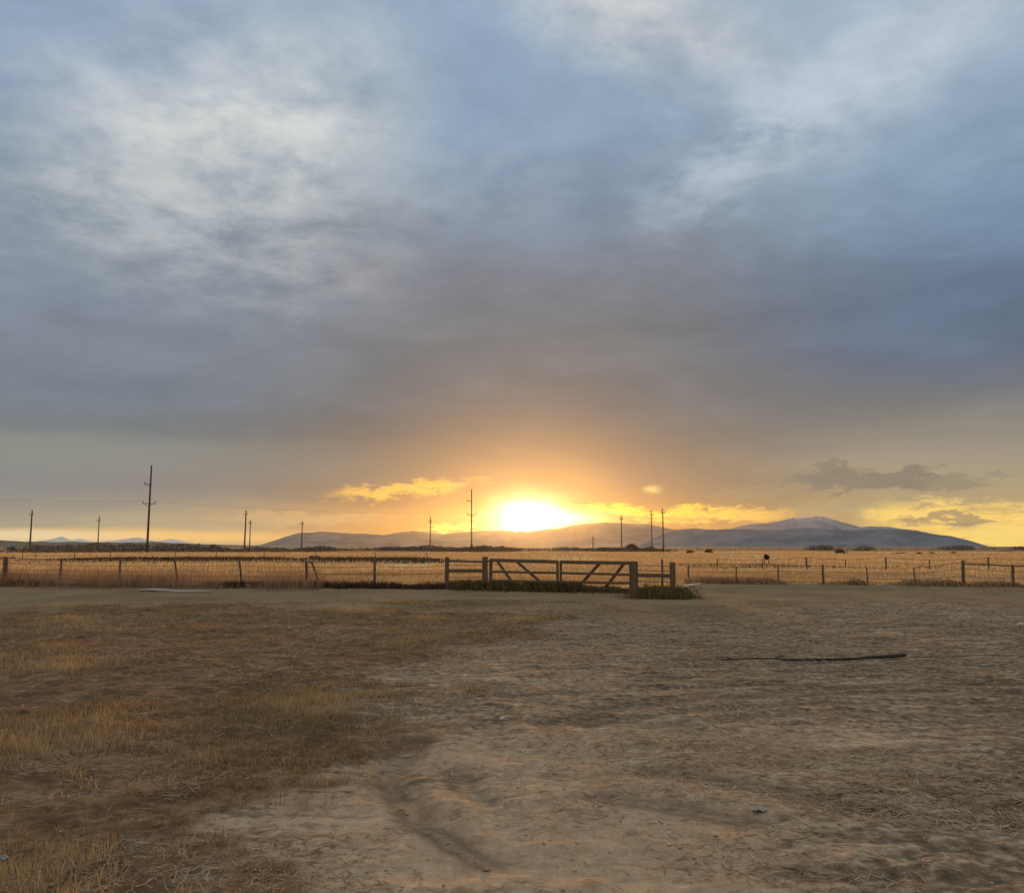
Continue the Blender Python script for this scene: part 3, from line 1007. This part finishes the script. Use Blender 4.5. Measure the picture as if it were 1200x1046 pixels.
def power_pole(px, Y, ptop, label, arms=(), lean=0.0, r=0.2, group='wooden power poles across the far fields'):
    x = ray(px, HORIZON)[0] * Y
    _, zt = at(px, Y, ptop)
    z0 = zground(x, Y)
    t = empty('power_pole', (x, Y, z0), label, 'power pole', group)
    H = zt - z0
    n = 7
    p = MB().tube([(lean * H * i / (n - 1), 0, -0.5 + (H + 0.5) * i / (n - 1)) for i in range(n)], [r * (1 - 0.4 * i / (n - 1)) for i in range(n)], 10)
    p.build('pole_shaft', M['pole'], t, True)
    for py, l, rt in arms:
        _, z = at(px, Y, py); z -= z0
        cx = lean * z
        a = MB().beam((cx - l, -r - 0.07, z), (cx + rt, -r - 0.07, z), 0.16, 0.14)
        ao = a.build('crossarm', M['pole'], t)
        ends = ([-l] if l > 0.5 else []) + ([rt] if rt > 0.5 else [])
        for e in ends:
            k = MB().tube([(cx + e * 0.94, -r - 0.07, z + 0.10), (cx + e * 0.94, -r - 0.07, z + 0.30), (cx + e * 0.94, -r - 0.07, z + 0.34), (cx + e * 0.94, -r - 0.07, z + 0.62)],
                          [0.07, 0.07, 0.17, 0.12], 8)
            k.build('insulator', M['ceramic'], ao)
            if e:
                MB().beam((cx + e * 0.7, -r - 0.07, z - 0.1), (cx, -r - 0.07, z - abs(e) * 0.45), 0.07, 0.05).build('brace', M['pole'], ao)
    POLES[px] = (x, Y, z0, H)
    return t


power_pole(172.5, 215, 545, 'tallest wooden power pole, left of centre, with three crossarm pieces', [(567.5, 1.35, 0.25), (590, 1.6, 1.6)], 0.004, 0.30)
power_pole(35, 330, 597.5, 'plain pole leftmost in the picture', [(603, 0.7, 0.7)], 0.0, 0.36)
power_pole(114.5, 370, 604, 'thin pole between the leftmost pole and the tallest pole', [(610, 0.7, 0.7)], 0.0, 0.27)
power_pole(286.5, 330, 598, 'taller of the two poles standing close together left of the low hills', [(603, 0.7, 0.7)], 0.008, 0.33)
power_pole(292.5, 370, 609, 'shorter of the two poles standing close together left of the low hills', [(613, 0.6, 0.6)], 0.0, 0.26)
power_pole(353.5, 365, 610, 'thin pole standing before the left end of the low hills', [(614, 0.7, 0.7)], 0.0, 0.28)
power_pole(504, 380, 605, 'faint thin pole left of the pole with crossarms near the sun', [(611, 0.7, 0.7)], 0.0, 0.27)
power_pole(552.5, 260, 573, 'tall power pole with crossarms just left of the setting sun', [(587, 1.4, 0.2), (603, 1.4, 1.4)], -0.002, 0.26)
power_pole(695, 390, 627, 'shortest pole, right of the setting sun', [(631, 0.6, 0.6)], 0.0, 0.26)
power_pole(728.5, 300, 603, 'pole between the sun and the two poles by the gate end', [(608, 0.6, 0.6)], 0.0, 0.24)
power_pole(764, 320, 597.5, 'left one of the two tall poles behind the right gate post', [(603, 0.7, 0.7)], 0.0, 0.26)
power_pole(777.5, 250, 596, 'right one of the two tall poles behind the right gate post', [(601, 0.6, 0.6)], -0.002, 0.24)


def wire_span(p0, p1, sag, r, name, label):
    n = 24
    pts = []
    for i in range(n + 1):
        q = i / n
        pts.append((p0[0] + (p1[0] - p0[0]) * q, p0[1] + (p1[1] - p0[1]) * q, p0[2] + (p1[2] - p0[2]) * q - 4 * sag * q * (1 - q)))
    o = MB().tube(pts, r, 5).build(name, M['cable'])
    tag(o, label, 'power line', 'power lines between the poles')


def arm_point(px, Y, py, dx):
    x, z = at(px, Y, py)
    return (x + dx, Y - 0.4, z + 0.55)


wire_span(arm_point(172.5, 215, 590, 1.5), arm_point(552.5, 260, 603, -1.3), 1.0, 0.013, 'power_line', 'thin power line from the tallest left pole to the pole beside the sun')
wire_span(arm_point(552.5, 260, 603, 1.3), arm_point(777.5, 250, 601, -0.5), 0.9, 0.013, 'power_line', 'thin power line from the pole beside the sun to the poles behind the gate')
wire_span((-260, 190, 18.5), arm_point(172.5, 215, 590, -1.5), 1.6, 0.013, 'power_line', 'thin power line running from the left edge to the tallest pole')

# ------------------------------------------------------------------ left wire fence
def vertical_z(px, Y, py): return at(px, Y, py)[1]


def t_post(t, x, y, H, lean=(0, 0), r=0.045, name='fence_post', m=None):
    z = zground(x, y)
    ox, oy = x - t.location.x, y - t.location.y
    top = (ox + lean[0], oy + lean[1], z + H)
    o = MB()
    o.tube([(ox, oy, z - 0.3), (ox + lean[0] * 0.5, oy + lean[1] * 0.5, z + H * 0.5), top], [r, r, r * 0.9], 7)
    return o.build(name, m or M['steel'], t), top


def line_y(L0, L1, px):
    """ground point at bearing px on the line L0-L1"""
    a = ray(px, HORIZON)[0]
    dx, dy = L1[0] - L0[0], L1[1] - L0[1]
    q = (a * L0[1] - L0[0]) / (dx - a * dy)
    return L0[0] + dx * q, L0[1] + dy * q


def sag_wire(t, tops, zf, r, name='wire', m=None):
    pts = []
    for i in range(len(tops) - 1):
        a, b = tops[i], tops[i + 1]
        for k in range(4):
            q = k / 4
            pts.append((a[0] + (b[0] - a[0]) * q, a[1] + (b[1] - a[1]) * q - 0.05, (a[2] + (b[2] - a[2]) * q) * zf - 0.10 * q * (1 - q)))
    a = tops[-1]; pts.append((a[0], a[1] - 0.05, a[2] * zf))
    return MB().tube(pts, r, 5).build(name, m or M['wire'], t)


def left_fence():
    x0, y0 = line_y(FL0, FL1, 8)
    t = empty('wire_fence', (x0, y0, 0), 'sagging woven wire fence on uneven posts left of the gate', 'fence')
    tops = []
    for px, H, lean, r in ((-48, 1.05, 0, .05), (8, 1.12, 0.0, .10), (72.5, 1.02, 0.02, .045), (142, 1.0, 0.0, .045), (212, 1.03, -0.22, .04), (286, 1.03, -0.16, .04), (361, 1.0, -0.05, .055)):
        x, y = line_y(FL0, FL1, px)
        o, top = t_post(t, x, y, H, (lean, 0), r, m=M['timber'] if r > .08 else None)
        tops.append(top)
    x, y = line_y(FL0, FL1, 378)
    o, top = t_post(t, x, y, 0.98, (-0.42, 0.05), 0.04, name='brace_post')
    tops.append(top)
    for zf in (0.985, 0.8, 0.62, 0.45, 0.28, 0.12):
        sag_wire(t, tops, zf, 0.007 if zf < 0.95 else 0.012)
    # stay wires of the woven mesh, thin verticals too many to pick apart
    mb = MB()
    for a, b in zip(tops[:-1], tops[1:]):
        n = max(3, int(math.hypot(b[0] - a[0], b[1] - a[1]) / 0.16))
        for k in range(n):
            q = (k + 0.5) / n
            x = a[0] + (b[0] - a[0]) * q; y = a[1] + (b[1] - a[1]) * q - 0.05
            z = (a[2] + (b[2] - a[2]) * q) * 0.97
            mb.tube([(x, y, 0.08), (x + random.uniform(-.02, .02), y, z)], 0.0035, 3, False)
    o = mb.build('mesh_stay', M['wire'], t); o['kind'] = 'stuff'
    # plain wires on to the gate
    tops2 = [tops[-2]]
    x, y = line_y(FL0, FL1, 440)
    o, top = t_post(t, x, y, 1.04, (-0.02, 0), 0.05); tops2.append(top)
    x, y = line_y(FL0, FL1, 521)
    tops2.append((x - x0, y - y0, 1.12))
    for zf in (0.95, 0.78, 0.55, 0.3):
        sag_wire(t, tops2, zf, 0.009)


left_fence()


def right_fence():
    x0, y0 = line_y(FR0, FR1, 806)
    t = empty('wire_fence', (x0, y0, 0), 'low wire fence with short posts right of the gate', 'fence')
    tops = []
    for px, H, r in ((806, .75, .04), (861, 0.72, .03), (910, 0.78, .035), (963, 0.8, .05), (1015, 0.7, .03), (1070, 0.7, .03), (1126, 1.0, .07), (1184, 0.85, .06), (1245, .9, .06)):
        x, y = line_y(FR0, FR1, px)
        o, top = t_post(t, x, y, H, (random.uniform(-.05, .05), 0), r, m=M['timber'] if r > .045 else None)
        tops.append(top)
    for zf in (0.96, 0.7, 0.42):
        sag_wire(t, tops, zf, 0.009)
    # the sagging top rail right of the tall post
    rail = MB()
    a, b, c = tops[6], tops[7], tops[8]
    rail.beam((a[0], a[1] - .09, a[2] * .86), (b[0], b[1] - .09, b[2] * .95), 0.055, 0.045, 0.008)
    rail.build('top_rail', M['timber'], t)
    rail = MB()
    rail.beam((b[0] + .02, b[1] - .09, b[2] * .94), (c[0], c[1] - .09, c[2] * .9), 0.055, 0.045, 0.008)
    rail.build('top_rail', M['timber'], t)


right_fence()


def far_fence():
    a, b = gnd(800, 667.5), gnd(1260, 669)
    x0, y0 = line_y(a, b, 840)
    t = empty('wire_fence', (x0, y0, 0), 'distant thin wire fence crossing the right field behind the nearer one', 'fence')
    tops = []
    for px in (840, 893, 944, 990, 1037, 1088, 1157, 1215):
        x, y = line_y(a, b, px)
        o, top = t_post(t, x, y, 0.9 if px in (1037, 1157, 944) else 0.75, (0, 0), .07 if px in (1037, 1157, 944) else .04)
        tops.append(top)
    for zf in (0.95, 0.6):
        sag_wire(t, tops, zf, 0.012)


far_fence()


def far_fence_left():
    a, b = gnd(-60, 656), gnd(540, 656)
    x0, y0 = line_y(a, b, 27)
    t = empty('wire_fence', (x0, y0, 0), 'distant thin wire fence crossing the golden field on the left', 'fence')
    tops = []
    for px in (-30, 27, 42, 88, 130, 206, 254, 310, 370, 440, 500):
        x, y = line_y(a, b, px)
        o, top = t_post(t, x, y, 0.95, (0, 0), .045)
        tops.append(top)
    for zf in (0.95, 0.55):
        sag_wire(t, tops, zf, 0.014)


far_fence_left()


# ------------------------------------------------------------------ timber gate and its end panels
def gp(px, py=None):
    """point on the gate line at bearing px, z from pixel py"""
    x, y = line_y(GT0, GT1, px)
    if py is None: return (x, y, zground(x, y))
    return (x, y, at(px, y, py)[1])


def loc(p, o, dy=0.0): return (p[0] - o[0], p[1] - o[1] + dy, p[2] - o[2])


def post(name, t, px, ptop, w, o, m='timber'):
    b = gp(px); tp = gp(px, ptop)
    mb = MB().beam(loc((b[0], b[1], b[2] - 0.3), o), loc((tp[0], tp[1], tp[2]), o), w, w, 0.006)
    return mb.build(name, M[m], t)


def end_panel(pa, pb, ta, tb, rail_y, wa, wb, label, wires, group):
    o = gp(pa)
    t = empty('timber_fence_panel', o, label, 'fence panel', group)
    post('post', t, pa, ta, wa, o); post('post', t, pb, tb, wb, o)
    a, b = gp(pa, rail_y[0]), gp(pb, rail_y[1])
    MB().beam(loc(a, o, -0.01), loc(b, o, -0.01), 0.13, 0.10, 0.006).build('rail', M['timber'], t)
    for wy in wires:
        a, b = gp(pa, wy), gp(pb, wy + (1 if pa > 600 else 0.3))
        MB().tube([loc(a, o), loc(b, o)], 0.012, 5).build('wire', M['wire'], t)
    return t


gg = 'timber panels at the two ends of the gate'
lp = end_panel(524, 568.5, 652.5, 652, (668.5, 668.5), 0.15, 0.20, 'timber post and rail panel left of the gate, sunlit', (657.5, 662, 676, 683), gg)
rp = end_panel(742.5, 787.5, 657.5, 658.5, (673.5, 674.5), 0.24, 0.17, 'timber post and rail panel at the right end of the gate, in the weeds', (662, 668, 681), gg)
# second, slightly longer thin rail near the top of the left panel
o_ = gp(524)
MB().beam(loc(gp(525, 657.5), o_, 0.02), loc(gp(568, 658), o_, 0.02), 0.07, 0.05, 0.004).build('rail', M['timber'], lp)
# the thin steel post standing inside the right panel
x, y = line_y(GT0, GT1, 775.5)
o_ = gp(742.5)
MB().tube([(x - o_[0], y + 0.05 - o_[1], -0.2), (x - o_[0] + .01, y + 0.05 - o_[1], at(775, y, 655)[1] - o_[2])], 0.035, 7).build('stake', M['steel'], rp)


def gate_leaf(pl, pr, top, mid, low, bot, braces, label, stiles):
    o = gp(pl)
    t = empty('gate_leaf', o, label, 'gate', 'two leaves of the timber double gate')
    W = 0.10
    for s_px, wdt in stiles:
        f = (s_px - pl) / (pr - pl)
        ty = top[0] + (top[1] - top[0]) * f - 1.0
        by = bot[0] + (bot[1] - bot[0]) * f + 0.8
        MB().beam(loc(gp(s_px, by), o), loc(gp(s_px, ty), o), wdt, 0.09, 0.004).build('stile', M['timber'], t)
    for (ya, yb), hgt, nm in ((top, 0.12, 'rail'), (mid, 0.085, 'rail'), (low, 0.085, 'rail'), (bot, 0.08, 'rail')):
        MB().beam(loc(gp(pl, ya), o, -0.065), loc(gp(pr, yb), o, -0.065), hgt, 0.045, 0.003).build(nm, M['timber'], t)
    for (xa, ya, xb, yb) in braces:
        MB().beam(loc(gp(xa, ya), o, 0.065), loc(gp(xb, yb), o, 0.065), 0.10, 0.045, 0.003).build('brace', M['timber'], t)
    for k in (pl, pr):
        pass
    return t


gate_leaf(574.5, 654.0, (656.0, 658.2), (669.5, 671), (680, 681.5), (688, 689), [(583, 657.5, 604, 687.5), (604, 656.5, 640, 687.5)],
          'left leaf of the timber gate, washed out in front of the sun', [(575.2, 0.12), (653.2, 0.09)])
gate_leaf(656.2, 740.0, (658.2, 659.6), (671, 673), (681.5, 683), (689, 690.5), [(703, 659.5, 676, 689), (731, 660.5, 708, 689.5)],
          'right leaf of the timber gate with two slanting braces', [(657, 0.09), (739.0, 0.11)])

# hinges on the outer posts
for px, yy in ((571.8, 657.5), (571.8, 682), (741.0, 660), (741.0, 684)):
    o_ = gp(524) if px < 600 else gp(742.5)
    MB().beam(loc(gp(px - 1.5, yy), o_, -0.11), loc(gp(px + 3.0, yy), o_, -0.11), 0.05, 0.012).build('hinge', M['steel'], lp if px < 600 else rp)


# ------------------------------------------------------------------ small things lying on the ground
def branch():
    a, b = gnd(845, 775), gnd(1058, 770.5)
    n = 15
    pts, rad = [], []
    for i in range(n):
        q = i / (n - 1)
        x = a[0] + (b[0] - a[0]) * q; y = a[1] + (b[1] - a[1]) * q + 0.10 * math.sin(q * 5.2) - 0.12 * math.sin(q * math.pi)
        z = zground(x, y) + 0.035 + 0.015 * math.sin(q * 9)
        pts.append((x, y, z)); rad.append(0.008 + 0.017 * q + random.uniform(-.003, .003))
    t = empty('dead_branch', (a[0], a[1], 0), 'long dark dead branch lying across the dirt on the right', 'branch')
    P = [(p[0] - a[0], p[1] - a[1], p[2]) for p in pts]
    MB().tube(P, rad, 8).build('stem', M['stick'], t, True)
    for k, (s_, dx, dy, dz) in enumerate(((1, -0.22, 0.10, 0.03), (4, 0.2, 0.16, 0.02), (9, 0.18, -0.12, 0.02))):
        p = P[s_]
        MB().tube([p, (p[0] + dx * .5, p[1] + dy * .6, p[2] + dz), (p[0] + dx, p[1] + dy, p[2] + dz * .5)], [0.009, 0.007, 0.003], 6).build('twig', M['stick'], t)


branch()


def thin_stick():
    a, b = gnd(1066, 771), gnd(1172, 768)
    pts = []
    for i in range(9):
        q = i / 8
        x = a[0] + (b[0] - a[0]) * q; y = a[1] + (b[1] - a[1]) * q + 0.04 * math.sin(q * 6)
        pts.append((x, y, zground(x, y) + 0.012))
    o = MB().tube(pts, [0.003 + 0.002 * math.sin(i) ** 2 for i in range(9)], 6).build('thin_stick', M['stick'])
    tag(o, 'thin straight stick lying beyond the right end of the dead branch', 'stick')


thin_stick()


def pale_board():
    a, b = gnd(162, 692.3), gnd(248, 694.2)
    z = zground((a[0] + b[0]) / 2, (a[1] + b[1]) / 2) + 0.03
    n = 7
    pts = [(a[0] + (b[0] - a[0]) * i / (n - 1), a[1] + (b[1] - a[1]) * i / (n - 1), z + 0.02 * math.sin(i * 1.3)) for i in range(n)]
    mb = MB()
    mb.tube(pts, [0.03, .05, .055, .055, .05, .045, 0.03], 10)
    o = mb.build('pale_pipe', M['white'], None, True)
    tag(o, 'long pale pipe lying in the dirt along the left fence', 'pipe')


pale_board()


def lump(name, px, py, r, m, label, cat, squash=0.6, jag=0.25, n=2):
    import bmesh
    x, y = gnd(px, py)
    bm = bmesh.new()
    bmesh.ops.create_icosphere(bm, subdivisions=n, radius=r)
    for v in bm.verts:
        k = 1 + random.uniform(-jag, jag)
        v.co = Vector((v.co.x * k, v.co.y * k, v.co.z * k * squash))
    me = bpy.data.meshes.new(name); bm.to_mesh(me); bm.free()
    me.materials.append(m)
    o = bpy.data.objects.new(name, me); COL.objects.link(o)
    o.location = (x, y, zground(x, y) + r * squash * 0.6)
    o.rotation_euler = (0, 0, random.uniform(0, 6))
    tag(o, label, cat)
    return o


def crumple(name, px, py, w, d, m, label, cat, hgt=0.03):
    """a crumpled sheet: a small grid pushed up and down, with thickness"""
    x, y = gnd(px, py)
    n = 9
    mb = MB()
    top = []
    for j in range(n):
        for i in range(n):
            u, v = i / (n - 1) - .5, j / (n - 1) - .5
            edge = 1 - max(abs(u), abs(v)) * 0.8
            mb.v.append((u * w + random.uniform(-1, 1) * w * 0.03, v * d + random.uniform(-1, 1) * d * 0.03, 0.006 + hgt * edge * random.uniform(0.1, 1.0)))
    for j in range(n - 1):
        for i in range(n - 1):
            a = j * n + i
            mb.f.append((a, a + 1, a + n + 1, a + n))
    o = mb.build(name, m)
    o.location = (x, y, zground(x, y))
    sol = o.modifiers.new('thickness', 'SOLIDIFY'); sol.thickness = 0.002
    o.rotation_euler = (0, 0, random.uniform(-.4, .4))
    tag(o, label, cat)


lump('pebble', 589, 846, 0.030, M['stone'], 'small pale pebble alone on the dirt near the middle', 'pebble', 0.7, 0.12)
lump('rock', 1197, 735, 0.075, M['stone'], 'pale rock at the right edge beyond the dead branch', 'rock', 0.8, 0.15)
crumple('crumpled_paper', 890, 954, 0.08, 0.05, M['paper'], 'pale crumpled scrap of paper on the straw at lower right', 'litter')
crumple('plastic_scrap', 1084, 1014, 0.06, 0.04, M['orange'], 'small faded orange plastic scrap near the lower right corner', 'litter', 0.02)
crumple('pale_scrap', 2, 1006, 0.05, 0.05, M['paper'], 'small pale scrap at the lower left edge of the grass', 'litter', 0.03)

# dirt clods and pebbles, uncountable, real geometry
def clods():
    n = 1800
    X, Y = fan_points(n, 3.4, 16, -34, 36, 0.8)
    z, _ = relief(X, Y)
    r = rng.uniform(0.004, 0.014, n) * (1 + 0.8 * (rng.random(n) > 0.95))
    base = np.array([(1, 0, 0), (-1, 0, 0), (0, 1, 0), (0, -1, 0), (0, 0, 1), (0, 0, -1)], float)
    tri = np.array([(0, 2, 4), (2, 1, 4), (1, 3, 4), (3, 0, 4), (2, 0, 5), (1, 2, 5), (3, 1, 5), (0, 3, 5)])
    V = base[None] * r[:, None, None] * rng.uniform(0.6, 1.3, (n, 6, 1))
    V[:, :, 2] *= 0.7
    a = rng.random(n) * 6.28
    c, s_ = np.cos(a)[:, None], np.sin(a)[:, None]
    x_ = V[:, :, 0] * c - V[:, :, 1] * s_; y_ = V[:, :, 0] * s_ + V[:, :, 1] * c
    V[:, :, 0], V[:, :, 1] = x_ + X[:, None], y_ + Y[:, None]
    V[:, :, 2] += (z + r * 0.3)[:, None]
    T = (tri[None] + (np.arange(n) * 6)[:, None, None]).reshape(-1, 3)
    m = simple('dirt_clod', (0.42, 0.30, 0.19), 0.35, 3, 0.95)
    o = np_mesh('dirt_clods', V.reshape(-1, 3), None, m, tris=T)
    tag(o, 'small clods and pebbles scattered over the worn dirt', None, None, 'stuff')


clods()


# ------------------------------------------------------------------ haze
def haze():
    top, half = 325.0, 9600.0
    mb = MB().box((0, 0, (top - 7.5) / 2), (2 * half, 2 * half, top + 7.5))
    m = bpy.data.materials.new('haze_air'); m.use_nodes = True
    nt = m.node_tree; nt.nodes.clear()
    out = nt.nodes.new('ShaderNodeOutputMaterial')
    pv = nt.nodes.new('ShaderNodeVolumePrincipled')
    pv.inputs['Color'].default_value = (0.93, 0.95, 1.0, 1)
    pv.inputs['Density'].default_value = 0.0000075
    pv.inputs['Anisotropy'].default_value = 0.88
    nt.links.new(pv.outputs[0], out.inputs['Volume'])
    o = mb.build('haze', m)
    o['kind'] = 'stuff'
    o['label'] = 'thin evening haze over the fields'


haze()

# render quality
sc.cycles.use_denoising = True
sc.cycles.max_bounces = 6
sc.cycles.transparent_max_bounces = 6
sc.cycles.volume_bounces = 1
